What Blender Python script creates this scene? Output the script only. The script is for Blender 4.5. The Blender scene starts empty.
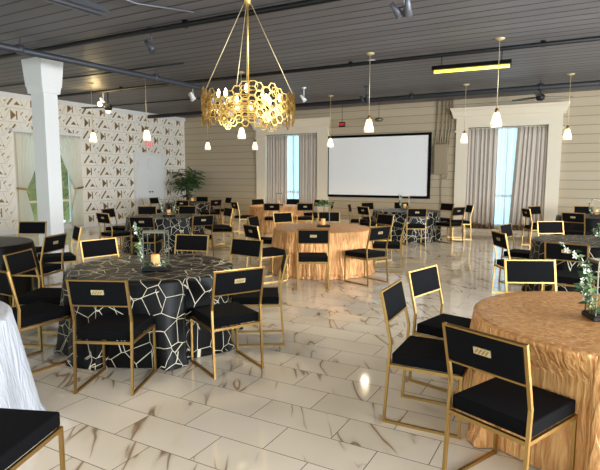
import bpy, bmesh, math, random
from mathutils import Vector, Matrix
random.seed(7)
S = bpy.context.scene
COL = S.collection
R = math.radians
PI = math.pi

# ------------------------------------------------------------------ camera
cd = bpy.data.cameras.new('camera'); cam = bpy.data.objects.new('camera', cd); COL.objects.link(cam)
cd.sensor_fit = 'HORIZONTAL'; cd.sensor_width = 36.0; cd.lens = 36.0 * 516.7 / 600.0
cd.clip_start = 0.05; cd.clip_end = 200
cam.location = (0, 0, 1.55)
cam.rotation_euler = (Matrix.Rotation(R(28.71), 4, 'Z') @ Matrix.Rotation(R(90 - 6.506), 4, 'X') @ Matrix.Rotation(R(0.086), 4, 'Z')).to_euler()
S.camera = cam

# ------------------------------------------------------------------ world, exposure, daylight
W = bpy.data.worlds.new('sky'); S.world = W; W.use_nodes = True
W.node_tree.nodes['Background'].inputs[0].default_value = (0.46, 0.79, 1.0, 1)
W.node_tree.nodes['Background'].inputs[1].default_value = 1.8
S.view_settings.view_transform = 'Standard'; S.view_settings.look = 'None'
S.view_settings.gamma = 1.0; S.view_settings.use_curve_mapping = False
S.view_settings.exposure = 0.95
S.cycles.use_denoising = True
S.cycles.max_bounces = 8; S.cycles.diffuse_bounces = 5; S.cycles.glossy_bounces = 4
S.cycles.sample_clamp_indirect = 6.0

def area(name, loc, rot, sx, sy, energy, col):
    l = bpy.data.lights.new(name, 'AREA'); l.shape = 'RECTANGLE'; l.size = sx; l.size_y = sy
    l.energy = energy; l.color = col
    o = bpy.data.objects.new(name, l); o.location = loc; o.rotation_euler = rot; COL.objects.link(o); return o
# daylight through the storefront windows to the right of the camera
for y, en in ((0.0, 390), (4.4, 470), (8.8, 270), (12.8, 45)):
    area('daylight_side', (6.75, y, 1.75), (0, R(90), 0), 2.7, 3.4, en, (0.92, 0.95, 1.0))
for x in (-10.5, -6.0, -1.5, 3.0):
    area('warm_front_fill', (x, -3.25, 1.75), (R(90), 0, 0), 3.4, 2.7, 26, (1.0, 0.78, 0.55))  # added warm fill behind the camera, tints surfaces that face the front
# unseen warm area lamp added overhead to brighten the near table tops
area('overhead_fill_light', (-2.6, 0.3, 3.6), (0, 0, R(85)), 2.4, 0.3, 24, (1.0, 0.86, 0.66))

# ------------------------------------------------------------------ node helpers
def lin(c):
    return tuple(((v / 255.0) / 12.92 if v / 255.0 <= .04045 else ((v / 255.0 + .055) / 1.055) ** 2.4) for v in c) + (1.0,)
def mat(name, col, rough=.5, metal=0.0, spec=.5, emit=None, estr=0.0, sheen=0.0, trans=0.0, alpha=1.0):
    m = bpy.data.materials.new(name); m.use_nodes = True
    b = m.node_tree.nodes['Principled BSDF']
    b.inputs['Base Color'].default_value = lin(col); b.inputs['Roughness'].default_value = rough
    b.inputs['Metallic'].default_value = metal; b.inputs['Specular IOR Level'].default_value = spec
    b.inputs['Sheen Weight'].default_value = sheen; b.inputs['Transmission Weight'].default_value = trans
    b.inputs['Alpha'].default_value = alpha
    if emit: b.inputs['Emission Color'].default_value = lin(emit); b.inputs['Emission Strength'].default_value = estr
    return m
class N:
    def __init__(s, m): s.t = m.node_tree; s.b = s.t.nodes['Principled BSDF']
    def n(s, typ, **kw):
        x = s.t.nodes.new(typ)
        for k, v in kw.items():
            if k.startswith('i_'): x.inputs[k[2:].replace('_', ' ')].default_value = v
            else: setattr(x, k, v)
        return x
    def l(s, a, b): s.t.links.new(a, b)
    def math(s, op, a, b=None, c=None):
        x = s.t.nodes.new('ShaderNodeMath'); x.operation = op
        for i, v in enumerate((a, b, c)):
            if v is None: continue
            if hasattr(v, 'links'): s.l(v, x.inputs[i])
            else: x.inputs[i].default_value = v
        return x.outputs[0]
    def ramp(s, fac, stops):
        x = s.t.nodes.new('ShaderNodeValToRGB'); e = x.color_ramp.elements
        while len(e) < len(stops): e.new(.5)
        for i, (p, c) in enumerate(stops): e[i].position = p; e[i].color = c
        s.l(fac, x.inputs[0]); return x.outputs[0]
    def mix(s, fac, a, b, mode='MIX'):
        x = s.t.nodes.new('ShaderNodeMix'); x.data_type = 'RGBA'; x.blend_type = mode
        for i, v in ((0, fac), (6, a), (7, b)):
            if hasattr(v, 'links'): s.l(v, x.inputs[i])
            else: x.inputs[i].default_value = v
        return x.outputs[2]
    def bump(s, h, strength, dist=.01):
        x = s.t.nodes.new('ShaderNodeBump'); x.inputs['Strength'].default_value = strength; x.inputs['Distance'].default_value = dist
        s.l(h, x.inputs['Height']); s.l(x.outputs[0], s.b.inputs['Normal'])

M = {}
M['velvet'] = mat('black_velvet', (7, 7, 9), .85, spec=.12)
M['gold'] = mat('brushed_gold', (170, 136, 80), .42, 1.0)
M['plate'] = mat('pale_gold', (214, 196, 150), .45, .6)
M['white_paint'] = mat('white_paint', (226, 224, 219), .5)
M['trim_paint'] = mat('ivory_trim_paint', (222, 208, 184), .55)
M['black_metal'] = mat('black_metal', (16, 16, 18), .5, .3)
M['duct_paint'] = mat('duct_paint', (36, 36, 40), .6)
M['dark_pipe'] = mat('painted_pipe', (52, 54, 60), .5)
M['beige_paint'] = mat('beige_paint', (150, 132, 104), .6)
M['silver'] = mat('silver_frame', (122, 116, 98), .4, .8)
M['grey_metal'] = mat('grey_metal', (108, 110, 116), .45, .5)
M['candle'] = mat('candle_wax', (236, 176, 106), .5, emit=(255, 170, 80), estr=.08)
M['leaf'] = mat('leaf_green', (54, 80, 44), .5)
M['leaf_light'] = mat('leaf_light_green', (104, 128, 72), .5)
M['petal'] = mat('white_petal', (238, 236, 226), .6)
M['stem'] = mat('stem_brown', (86, 70, 46), .7)
M['pot'] = mat('pot_black', (40, 36, 34), .5)
M['bulb'] = mat('lit_bulb', (255, 240, 205), .4, emit=(255, 232, 190), estr=4.0)
M['spot_bulb'] = mat('lit_spot', (255, 235, 190), .4, emit=(255, 222, 150), estr=22)
M['shade'] = mat('lit_glass_shade', (250, 240, 215), .4, emit=(255, 226, 168), estr=1.5)
M['shade_rim'] = mat('frosted_rim', (225, 222, 208), .3, emit=(255, 235, 200), estr=.35)
M['tube'] = mat('lit_tube', (230, 225, 120), .4, emit=(244, 226, 70), estr=1.6)
M['red'] = mat('exit_red', (200, 40, 45), .4, emit=(230, 40, 50), estr=.6)
M['screen'] = mat('screen_white', (238, 236, 232), .75, spec=.2)
M['screen_edge'] = mat('screen_black_border', (10, 10, 12), .8, spec=.1)
M['crystal'] = mat('crystal', (252, 246, 230), .12, 0, trans=.85, spec=.6)
M['glass'] = mat('window_glass', (235, 245, 245), .02, trans=1.0)
M['hedge'] = mat('hedge_green', (150, 132, 74), .8)

# chandelier gold
M['gold_bright'] = mat('bright_gold', (216, 178, 100), .34, 1.0)

# marble tiles: 0.583 x 0.2915 m running bond
def marble():
    m = mat('marble_tile', (205, 193, 172), .1, spec=.55); n = N(m)
    tc = n.n('ShaderNodeTexCoord'); sx = n.n('ShaderNodeSeparateXYZ'); n.l(tc.outputs['Object'], sx.inputs[0])
    X, Y = sx.outputs[0], sx.outputs[1]
    L, Hh = .583, .2915
    v = n.math('DIVIDE', n.math('SUBTRACT', Y, .02), Hh); row = n.math('FLOOR', v); fv = n.math('FRACT', v)
    odd = n.math('FLOORED_MODULO', row, 2.0)
    off = n.math('MULTIPLY', n.math('SUBTRACT', 1.0, odd), .5)
    u = n.math('ADD', n.math('DIVIDE', n.math('ADD', X, .071), L), off); cu = n.math('FLOOR', u); fu = n.math('FRACT', u)
    du = n.math('MULTIPLY', n.math('MINIMUM', fu, n.math('SUBTRACT', 1.0, fu)), L)
    dv = n.math('MULTIPLY', n.math('MINIMUM', fv, n.math('SUBTRACT', 1.0, fv)), Hh)
    g = n.math('LESS_THAN', n.math('MINIMUM', du, dv), .0026)
    # each tile its own slice of veining
    rnd = n.math('FRACT', n.math('MULTIPLY', n.math('SINE', n.math('ADD', n.math('MULTIPLY', row, 12.9898), n.math('MULTIPLY', cu, 78.233))), 43758.5))
    cmb = n.n('ShaderNodeCombineXYZ'); n.l(X, cmb.inputs[0]); n.l(Y, cmb.inputs[1])
    m0 = n.n('ShaderNodeMapping'); m0.inputs['Rotation'].default_value = (0, 0, R(-33)); n.l(cmb.outputs[0], m0.inputs[0])
    mp = n.n('ShaderNodeMapping'); mp.inputs['Scale'].default_value = (3.6, .75, 1); n.l(m0.outputs[0], mp.inputs[0])
    nz = n.n('ShaderNodeTexNoise', noise_dimensions='4D'); nz.inputs['Scale'].default_value = 1.0; nz.inputs['Detail'].default_value = 2.5; nz.inputs['Roughness'].default_value = .5; nz.inputs['Distortion'].default_value = .25
    n.l(mp.outputs[0], nz.inputs['Vector']); n.l(n.math('MULTIPLY', rnd, 9.0), nz.inputs['W'])
    d = n.math('ABSOLUTE', n.math('SUBTRACT', nz.outputs[0], .5))
    thin = n.ramp(d, [(0, (1, 1, 1, 1)), (.006, (.75, .75, .75, 1)), (.012, (0, 0, 0, 1))])
    nz2 = n.n('ShaderNodeTexNoise', noise_dimensions='4D'); nz2.inputs['Scale'].default_value = 1.8; nz2.inputs['Detail'].default_value = 1
    n.l(cmb.outputs[0], nz2.inputs['Vector']); n.l(n.math('MULTIPLY', rnd, 5.0), nz2.inputs['W'])
    gate = n.ramp(nz2.outputs[0], [(.47, (0, 0, 0, 1)), (.56, (1, 1, 1, 1))])
    vein = n.math('MULTIPLY', thin, gate)
    base = n.mix(n.ramp(nz2.outputs[0], [(.35, (0, 0, 0, 1)), (.7, (1, 1, 1, 1))]), lin((226, 214, 196)), lin((214, 201, 180)))
    broad = n.ramp(d, [(0, (.32, .32, .32, 1)), (.045, (0, 0, 0, 1))])
    c = n.mix(n.math('MULTIPLY', broad, gate), base, lin((168, 146, 116)))
    c = n.mix(n.math('MULTIPLY', vein, .85), c, lin((128, 100, 70)))
    c = n.mix(g, c, lin((84, 70, 54)))
    n.l(c, n.b.inputs['Base Color'])
    n.l(n.math('ADD', n.math('MULTIPLY', g, .5), .07), n.b.inputs['Roughness'])
    return m
M['marble'] = marble()

def board_mat(name, c1, c2, pitch, axis, gap, rough, phase=0.0, length=None):
    """boards with dark joints, repeated along one object axis"""
    m = mat(name, c1, rough, spec=.3); n = N(m)
    tc = n.n('ShaderNodeTexCoord'); sx = n.n('ShaderNodeSeparateXYZ'); n.l(tc.outputs['Object'], sx.inputs[0])
    v = n.math('DIVIDE', n.math('SUBTRACT', sx.outputs[axis], phase), pitch); f = n.math('FRACT', v); row = n.math('FLOOR', v)
    d = n.math('MULTIPLY', n.math('MINIMUM', f, n.math('SUBTRACT', 1.0, f)), pitch)
    g = n.ramp(d, [(0, (1, 1, 1, 1)), (gap / 2, (1, 1, 1, 1)), (gap, (0, 0, 0, 1))])
    r = n.math('FRACT', n.math('MULTIPLY', n.math('SINE', n.math('MULTIPLY', row, 12.99)), 4375.5))
    nz = n.n('ShaderNodeTexNoise'); nz.inputs['Scale'].default_value = 1.3; nz.inputs['Detail'].default_value = 5
    mp = n.n('ShaderNodeMapping'); mp.inputs['Scale'].default_value = (.6, 3, 3); n.l(tc.outputs['Object'], mp.inputs[0]); n.l(mp.outputs[0], nz.inputs['Vector'])
    c = n.mix(n.math('ADD', n.math('MULTIPLY', r, .5), n.math('MULTIPLY', nz.outputs[0], .5)), lin(c1), lin(c2))
    cg = tuple(v * .18 for v in lin(c1)[:3]) + (1,)
    c = n.mix(n.math('MULTIPLY', g, .95), c, cg)
    n.l(c, n.b.inputs['Base Color'])
    n.bump(n.math('SUBTRACT', 1.0, g), .6, .006)
    return m
M['ceiling'] = board_mat('ceiling_boards', (98, 95, 97), (114, 112, 114), .262, 1, .022, .5)
M['siding'] = board_mat('wall_siding', (174, 157, 130), (183, 167, 141), .2335, 2, .006, .6, .055)

def cloth_black():
    m = mat('black_sequin_cloth', (5, 5, 6), .42, spec=.2); n = N(m)
    tc = n.n('ShaderNodeTexCoord'); oi = n.n('ShaderNodeObjectInfo')
    add = n.n('ShaderNodeVectorMath', operation='ADD'); n.l(tc.outputs['Object'], add.inputs[0])
    sc = n.n('ShaderNodeVectorMath', operation='SCALE'); n.l(oi.outputs['Location'], sc.inputs[0]); sc.inputs['Scale'].default_value = .37
    n.l(sc.outputs[0], add.inputs[1])
    vo = n.n('ShaderNodeTexVoronoi', feature='DISTANCE_TO_EDGE'); vo.inputs['Scale'].default_value = 6.6; vo.inputs['Randomness'].default_value = 1.0
    n.l(add.outputs[0], vo.inputs['Vector'])
    vc = n.n('ShaderNodeTexNoise'); vc.inputs['Scale'].default_value = 3.1; vc.inputs['Detail'].default_value = 0; n.l(add.outputs[0], vc.inputs['Vector'])
    gate = n.ramp(vc.outputs[0], [(.31, (0, 0, 0, 1)), (.34, (1, 1, 1, 1))])
    st = [(0, (1, 1, 1, 1)), (.010, (1, 1, 1, 1)), (.017, (0, 0, 0, 1))]
    line = n.ramp(vo.outputs[0], st)
    v2 = n.n('ShaderNodeTexVoronoi', feature='DISTANCE_TO_EDGE'); v2.inputs['Scale'].default_value = 4.3
    a2 = n.n('ShaderNodeVectorMath', operation='ADD'); n.l(add.outputs[0], a2.inputs[0]); a2.inputs[1].default_value = (3.3, 1.7, .6); n.l(a2.outputs[0], v2.inputs['Vector'])
    g2 = n.ramp(vc.outputs[0], [(.50, (1, 1, 1, 1)), (.53, (0, 0, 0, 1))])
    st2 = [(0, (1, 1, 1, 1)), (.008, (1, 1, 1, 1)), (.013, (0, 0, 0, 1))]
    f = n.math('MAXIMUM', n.math('MULTIPLY', line, gate), n.math('MULTIPLY', n.ramp(v2.outputs[0], st2), g2))
    c = n.mix(f, lin((5, 5, 6)), lin((224, 215, 188)))
    n.l(c, n.b.inputs['Base Color'])
    return m
M['cloth_black'] = cloth_black()
M['cloth_plain'] = mat('plain_black_cloth', (8, 7, 7), .42, spec=.25)

def cloth_gold():
    m = mat('gold_crinkle_cloth', (186, 134, 84), .36, .3, spec=.5); n = N(m)
    tc = n.n('ShaderNodeTexCoord')
    mp = n.n('ShaderNodeMapping'); mp.inputs['Scale'].default_value = (13, 22, 2.0); n.l(tc.outputs['Object'], mp.inputs[0])
    nz = n.n('ShaderNodeTexNoise'); nz.inputs['Scale'].default_value = 2.4; nz.inputs['Detail'].default_value = 4; nz.inputs['Distortion'].default_value = .4
    n.l(mp.outputs[0], nz.inputs['Vector'])
    c = n.mix(n.ramp(nz.outputs[0], [(.36, (0, 0, 0, 1)), (.64, (1, 1, 1, 1))]), lin((204, 138, 80)), lin((240, 184, 118)))
    n.l(c, n.b.inputs['Base Color'])
    sx = n.n('ShaderNodeSeparateXYZ'); n.l(tc.outputs['Object'], sx.inputs[0])   # crinkles lie flatter on the table top
    n.bump(n.math('MULTIPLY', nz.outputs[0], n.math('ADD', n.math('MULTIPLY', n.math('LESS_THAN', sx.outputs[2], .70), .65), .35)), 1.0, .034)
    return m
M['cloth_gold'] = cloth_gold()
def cloth_white():
    m = mat('white_satin_cloth', (190, 193, 200), .4, spec=.4); n = N(m)
    tc = n.n('ShaderNodeTexCoord')
    mp = n.n('ShaderNodeMapping'); mp.inputs['Scale'].default_value = (14, 14, 2.0); n.l(tc.outputs['Object'], mp.inputs[0])
    nz = n.n('ShaderNodeTexNoise'); nz.inputs['Scale'].default_value = 1.6; nz.inputs['Detail'].default_value = 4; nz.inputs['Distortion'].default_value = 1
    n.l(mp.outputs[0], nz.inputs['Vector']); n.bump(nz.outputs[0], .8, .03)
    return m
M['cloth_white'] = cloth_white()
def curtain_mat():
    m = mat('taupe_curtain', (184, 172, 158), .8, spec=.2); n = N(m)
    tc = n.n('ShaderNodeTexCoord'); sx = n.n('ShaderNodeSeparateXYZ'); n.l(tc.outputs['Object'], sx.inputs[0])
    nz = n.n('ShaderNodeTexNoise'); nz.inputs['Scale'].default_value = 9; nz.inputs['Detail'].default_value = 3; n.l(tc.outputs['Object'], nz.inputs['Vector'])
    e = n.math('SUBTRACT', sx.outputs[2], n.math('MULTIPLY', nz.outputs[0], .34))   # ragged brown border along the hem
    c = n.mix(n.ramp(e, [(.02, (1, 1, 1, 1)), (.06, (0, 0, 0, 1))]), lin((190, 178, 164)), lin((118, 88, 68)))
    n.l(c, n.b.inputs['Base Color']); return m
M['curtain'] = curtain_mat()
M['foil'] = mat('gold_foil', (150, 122, 76), .4, .75)
M['wallpaper'] = mat('white_wallpaper', (236, 228, 214), .38, spec=.5)
M['wall_line'] = mat('silver_line', (196, 190, 178), .4, .2)

def sheer(name, col, tr):
    m = bpy.data.materials.new(name); m.use_nodes = True; t = m.node_tree
    for x in list(t.nodes): t.nodes.remove(x)
    o = t.nodes.new('ShaderNodeOutputMaterial'); d = t.nodes.new('ShaderNodeBsdfDiffuse'); s = t.nodes.new('ShaderNodeBsdfTranslucent'); p = t.nodes.new('ShaderNodeBsdfTransparent')
    a = t.nodes.new('ShaderNodeMixShader'); b = t.nodes.new('ShaderNodeMixShader')
    d.inputs[0].default_value = lin(col); s.inputs[0].default_value = lin(col)
    a.inputs[0].default_value = .55; t.links.new(d.outputs[0], a.inputs[1]); t.links.new(s.outputs[0], a.inputs[2])
    b.inputs[0].default_value = tr; t.links.new(a.outputs[0], b.inputs[1]); t.links.new(p.outputs[0], b.inputs[2])
    t.links.new(b.outputs[0], o.inputs[0]); return m
M['sheer'] = sheer('sheer_white', (246, 248, 250), .3)
M['drape'] = sheer('ivory_drape', (250, 248, 238), .14)

# ------------------------------------------------------------------ mesh helpers
class MB:
    def __init__(s): s.bm = bmesh.new()
    def box(s, c, d, rot=None, mi=0):
        r = bmesh.ops.create_cube(s.bm, size=1.0)['verts']
        mt = Matrix.Translation(Vector(c)) @ (rot.to_4x4() if rot else Matrix.Identity(4)) @ Matrix.Diagonal((d[0], d[1], d[2], 1))
        bmesh.ops.transform(s.bm, matrix=mt, verts=r)
        for f in {f for v in r for f in v.link_faces}: f.material_index = mi
        return r
    def bb(s, lo, hi, mi=0): return s.box([(a + b) / 2 for a, b in zip(lo, hi)], [abs(b - a) for a, b in zip(lo, hi)], None, mi)
    def rbox(s, lo, hi, r, seg=3, mi=0):
        v = s.bb(lo, hi, mi); e = list({e for x in v for e in x.link_edges})
        n = bmesh.ops.bevel(s.bm, geom=e, offset=r, segments=seg, affect='EDGES', profile=.6)
        for f in n['faces']: f.material_index = mi; f.smooth = True
    def sweep(s, pts, w, d=None, sides=4, up=None, mi=0, cap=True, closed=False, smooth=None):
        """tube along a path; sides=4 -> rectangular w x d section"""
        d = d or w; pts = [Vector(p) for p in pts]; n = len(pts); rings = []
        up = Vector(up) if up else None
        for i, p in enumerate(pts):
            if closed: a = (p - pts[i - 1]).normalized(); b = (pts[(i + 1) % n] - p).normalized()
            else:
                a = (p - pts[i - 1]).normalized() if i else (pts[1] - p).normalized()
                b = (pts[i + 1] - p).normalized() if i < n - 1 else a
            t = (a + b); t = t.normalized() if t.length > 1e-6 else a
            k = 1 / max(.4, math.sqrt(max(.05, (1 + a.dot(b)) / 2)))
            u = up or (Vector((0, 0, 1)) if abs(t.z) < .95 else Vector((1, 0, 0)))
            x = t.cross(u).normalized(); y = x.cross(t).normalized()
            ring = []
            for j in range(sides):
                if sides == 4:
                    sx, sy = ((-1, -1), (1, -1), (1, 1), (-1, 1))[j]; o = x * (sx * w / 2) + y * (sy * d / 2 * k)
                else:
                    an = 2 * PI * j / sides; o = x * (math.cos(an) * w / 2) + y * (math.sin(an) * d / 2)
                ring.append(s.bm.verts.new(p + o))
            rings.append(ring)
        m = n if closed else n - 1
        for i in range(m):
            A, B = rings[i], rings[(i + 1) % n]
            for j in range(sides):
                f = s.bm.faces.new((A[j], A[(j + 1) % sides], B[(j + 1) % sides], B[j])); f.material_index = mi
                f.smooth = sides > 4 if smooth is None else smooth
        if cap and not closed:
            f = s.bm.faces.new(rings[0][::-1]); f.material_index = mi; f = s.bm.faces.new(rings[-1]); f.material_index = mi
    def lathe(s, prof, c=(0, 0, 0), n=24, mi=0, axis=None):
        rings = []; c = Vector(c)
        for r, z in prof:
            if r < 1e-5: rings.append([s.bm.verts.new(c + Vector((0, 0, z)))])
            else: rings.append([s.bm.verts.new(c + Vector((r * math.cos(2 * PI * i / n), r * math.sin(2 * PI * i / n), z))) for i in range(n)])
        for A, B in zip(rings, rings[1:]):
            for i in range(n):
                j = (i + 1) % n
                q = [A[i % len(A)], A[j % len(A)], B[j % len(B)], B[i % len(B)]]
                q2 = []
                for v in q:
                    if v not in q2: q2.append(v)
                if len(q2) > 2:
                    f = s.bm.faces.new(q2); f.smooth = True; f.material_index = mi
    def grid(s, fn, nu, nv, mi=0, closed_u=False):
        V = [[s.bm.verts.new(fn(i / nu, j / nv)) for j in range(nv + 1)] for i in range(nu if closed_u else nu + 1)]
        for i in range(nu):
            for j in range(nv):
                i2 = (i + 1) % len(V) if closed_u else i + 1
                f = s.bm.faces.new((V[i][j], V[i2][j], V[i2][j + 1], V[i][j + 1])); f.smooth = True; f.material_index = mi
    def poly(s, pts, mi=0):
        f = s.bm.faces.new([s.bm.verts.new(p) for p in pts]); f.material_index = mi; return f
    def prism(s, pts, ext, mi=0):
        f = s.poly(pts, mi); r = bmesh.ops.extrude_face_region(s.bm, geom=[f])
        v = [g for g in r['geom'] if isinstance(g, bmesh.types.BMVert)]
        bmesh.ops.translate(s.bm, verts=v, vec=Vector(ext))
        for g in r['geom']:
            if isinstance(g, bmesh.types.BMFace): g.material_index = mi
        for x in v:
            for f2 in x.link_faces: f2.material_index = mi
    def build(s, name, mats, parent=None, loc=None, rotz=0.0, solid=0.0):
        if not solid: bmesh.ops.recalc_face_normals(s.bm, faces=s.bm.faces[:])
        me = bpy.data.meshes.new(name); s.bm.to_mesh(me); s.bm.free()
        for m in (mats if isinstance(mats, (list, tuple)) else [mats]): me.materials.append(M[m] if isinstance(m, str) else m)
        o = bpy.data.objects.new(name, me); COL.objects.link(o)
        if loc is not None: o.location = loc
        o.rotation_euler.z = rotz
        if parent: o.parent = parent
        if solid:
            md = o.modifiers.new('thickness', 'SOLIDIFY'); md.thickness = solid; md.offset = 0
        return o
def tag(o, label, cat, group=None, kind=None):
    o['label'] = label; o['category'] = cat
    if group: o['group'] = group
    if kind: o['kind'] = kind
    return o
def empty(name, loc, rotz, label, cat, group=None):
    o = bpy.data.objects.new(name, None); o.empty_display_size = .1; COL.objects.link(o)
    o.location = loc; o.rotation_euler = (0, 0, rotz); return tag(o, label, cat, group)
def struct(o): o['kind'] = 'structure'; return o
KIDS = {}
def children(o): return [c for c in COL.objects if c.parent == o]
def copy_tree(o, parent=None):
    c = o.copy(); COL.objects.link(c)
    if parent: c.parent = parent
    for ch in KIDS.get(o, None) or children(o): copy_tree(ch, c)
    return c
def freeze(o):
    KIDS[o] = children(o)
    for c in KIDS[o]: freeze(c)

# ------------------------------------------------------------------ the room
XL, XR, YF, YB, ZC = -13.3, 6.6, -3.1, 15.22, 3.70
b = MB(); b.bb((XL - .2, YF - .2, -.1), (XR + .2, YB + .3, 0)); struct(b.build('floor', 'marble'))
b = MB(); b.bb((XL - .2, YF - .2, ZC), (XR + .2, YB + .3, ZC + .1)); struct(b.build('ceiling', 'ceiling'))

def wall_cut(name, mats, axis, at, th, lo, hi, holes, z1=ZC):
    """wall slab with rectangular openings; axis 'x' = wall runs along x at y=at"""
    b = MB(); xs = sorted({lo, hi, *[h[0] for h in holes], *[h[1] for h in holes]})
    for a, c in zip(xs, xs[1:]):
        cut = sorted([(h[2], h[3]) for h in holes if h[0] <= a + 1e-6 and h[1] >= c - 1e-6]); z = 0
        for p, q in cut + [(z1, z1)]:
            if p > z + 1e-6:
                if axis == 'x': b.bb((a, at, z), (c, at + th, p))
                else: b.bb((at, a, z), (at + th, c, p))
            z = q
    return struct(b.build(name, mats))
W2 = (-9.64, -7.66, .16, 2.94); W3 = (-2.94, -.90, .16, 2.90)
wall_cut('wall_back', 'siding', 'x', YB, .2, XL - .2, XR + .2, [W2, W3])
LWIN = (8.72, 10.26, .12, 2.66)
wall_cut('wall_right', 'beige_paint', 'y', XR, .2, YF, YB, [(y - 1.7, y + 1.7, .4, 3.1) for y in (0.0, 4.4, 8.8, 12.8)])
wall_cut('wall_front', 'beige_paint', 'x', YF - .2, .2, XL - .2, XR + .2, [(x - 1.7, x + 1.7, .4, 3.1) for x in (-10.5, -6.0, -1.5, 3.0)])

# left wall: white paper with gold foil triangles and bars (one repeating print)
wl = wall_cut('wall_left', ['wallpaper'], 'y', XL - .2, .2, YF, YB, [LWIN])
wl.data.materials.append(M['foil']); wl.data.materials.append(M['wall_line'])
bm = bmesh.new(); bm.from_mesh(wl.data); b = MB(); b.bm.free(); b.bm = bm
rng = random.Random(3)
DOOR = (12.70, 13.97, 2.28)
def skip(y, z):
    return (LWIN[0] - .32 < y < LWIN[1] + .42 and z < LWIN[3] + .1) or (DOOR[0] - .05 < y < DOOR[1] + .05 and z < DOOR[2] + .06)
def wp(pts, mi=1, e=.004):
    if mi == 1:
        ay = sum(p[0] for p in pts) / len(pts); az = sum(p[1] for p in pts) / len(pts); pts = [(ay + (p[0] - ay) * PS, az + (p[1] - az) * PS) for p in pts]
    cy = sum(p[0] for p in pts) / len(pts); cz = sum(p[1] for p in pts) / len(pts)
    if skip(cy, cz) or cz > ZC - .16 or cz < .16: return
    b.prism([(XL, y, z) for y, z in pts], (e, 0, 0), mi)
def bar(y0, z0, y1, z1, w, mi=1, e=.004):
    dy, dz = y1 - y0, z1 - z0; l = math.hypot(dy, dz); ny, nz = -dz / l * w / 2, dy / l * w / 2
    wp([(y0 + ny, z0 + nz), (y1 + ny, z1 + nz), (y1 - ny, z1 - nz), (y0 - ny, z0 - nz)], mi, e)
PS = 1.27; CW, CH_ = .575, .365
for i in range(-12, 19):
    for j in range(0, 10):
        y0 = 8.28 + (i - 1) * CW; z0 = .16 + (j - .5) * CH_ + .06
        cy, cz = y0 + CW / 2, z0 + CH_ / 2
        if not (YF + .4 < cy < YB - .2): continue
        if (i + j) % 2:
            wp([(cy - .09, cz - .105), (cy + .03, cz), (cy - .09, cz + .105)])
            bar(cy + .07, cz - .09, cy + .07, cz + .09, .026)
            bar(cy - .23, cz + .10, cy - .18, cz + .15, .018); bar(cy + .18, cz + .03, cy + .24, cz + .09, .018)
        else:
            bar(cy - .15, cz - .09, cy + .0, cz + .10, .038)
            wp([(cy + .02, cz - .09), (cy + .16, cz - .09), (cy + .09, cz - .015)])
            wp([(cy + .21, cz - .10), (cy + .26, cz - .10), (cy + .235, cz - .06)]); bar(cy - .26, cz - .03, cy - .22, cz + .01, .018)
        bar(cy - .28, cz - .18, cy + .28, cz - .18, .012, 2, .003)
        bar(cy - .28, cz - .16, cy - .10, cz + .16, .010, 2, .003); bar(cy + .28, cz - .16, cy + .14, cz + .16, .010, 2, .003)
bmesh.ops.recalc_face_normals(bm, faces=bm.faces[:]); bm.to_mesh(wl.data); bm.free()
b = MB(); b.bb((XL, YF, 0), (XL + .03, DOOR[0] - .08, .14)); b.bb((XL, DOOR[1] + .08, 0), (XL + .03, YB, .14)); struct(b.build('baseboard_left', 'white_paint'))
b = MB(); b.bb((XL, YF, ZC - .13), (XL + .05, YB, ZC)); struct(b.build('trim_1', 'white_paint'))
b = MB(); b.bb((XL + .03, YB - .03, 0), (W2[0] - .42, YB, .16)); b.bb((W2[1] + .36, YB - .03, 0), (W3[0] - .36, YB, .16)); b.bb((W3[1] + .36, YB - .03, 0), (XR, YB, .16)); struct(b.build('baseboard_back', 'trim_paint'))

# white double door on the papered wall
b = MB(); b.bb((XL + .002, DOOR[0], .005), (XL + .05, DOOR[1], DOOR[2]))
mid = (DOOR[0] + DOOR[1]) / 2
for a, c in ((DOOR[0] + .07, mid - .06), (mid + .06, DOOR[1] - .07)):
    for z0, z1 in ((.18, .95), (1.07, 1.62), (1.74, 2.14)):
        b.sweep([(XL + .055, a, z0), (XL + .055, c, z0), (XL + .055, c, z1), (XL + .055, a, z1)], .022, .02, closed=True)
        b.bb((XL + .045, a + .05, z0 + .05), (XL + .058, c - .05, z1 - .05))
b.bb((XL + .045, mid - .004, .01), (XL + .0515, mid + .004, DOOR[2] - .01))
d1 = struct(b.build('door_1', 'white_paint'))
b = MB()
for s in (-1, 1): b.lathe([(0, 0), (.012, 0), (.012, .03), (.028, .04), (.028, .06), (0, .065)], (0, 0, 0), 12); bmesh.ops.transform(b.bm, matrix=Matrix.Translation((XL + .05, mid + s * .06, 1.0)) @ Matrix.Rotation(R(90), 4, 'Y'), verts=[v for v in b.bm.verts if not v.tag]); [setattr(v, 'tag', True) for v in b.bm.verts]
b.build('door_knob', 'grey_metal', d1)
b = MB(); b.sweep([(XL + .03, DOOR[0] - .04, 0), (XL + .03, DOOR[0] - .04, DOOR[2] + .04), (XL + .03, DOOR[1] + .04, DOOR[2] + .04), (XL + .03, DOOR[1] + .04, 0)], .08, .06, up=(1, 0, 0)); struct(b.build('trim_2', 'white_paint'))

# tall window on the left wall
b = MB(); y0, y1, z0, z1 = LWIN
b.sweep([(XL - .05, y0 + .03, z0 + .03), (XL - .05, y1 - .03, z0 + .03), (XL - .05, y1 - .03, z1 - .03), (XL - .05, y0 + .03, z1 - .03)], .1, .06, closed=True, up=(1, 0, 0))
b.bb((XL - .08, y0, .80), (XL - .03, y1, .86)); b.bb((XL - .08, (y0 + y1) / 2 - .02, z0), (XL - .03, (y0 + y1) / 2 + .02, z1))
w1 = struct(b.build('window_1', 'trim_paint'))
b = MB(); b.bb((XL - .062, y0 + .02, z0 + .02), (XL - .056, y1 - .02, z1 - .02)); b.build('pane', 'glass', w1)

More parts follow.
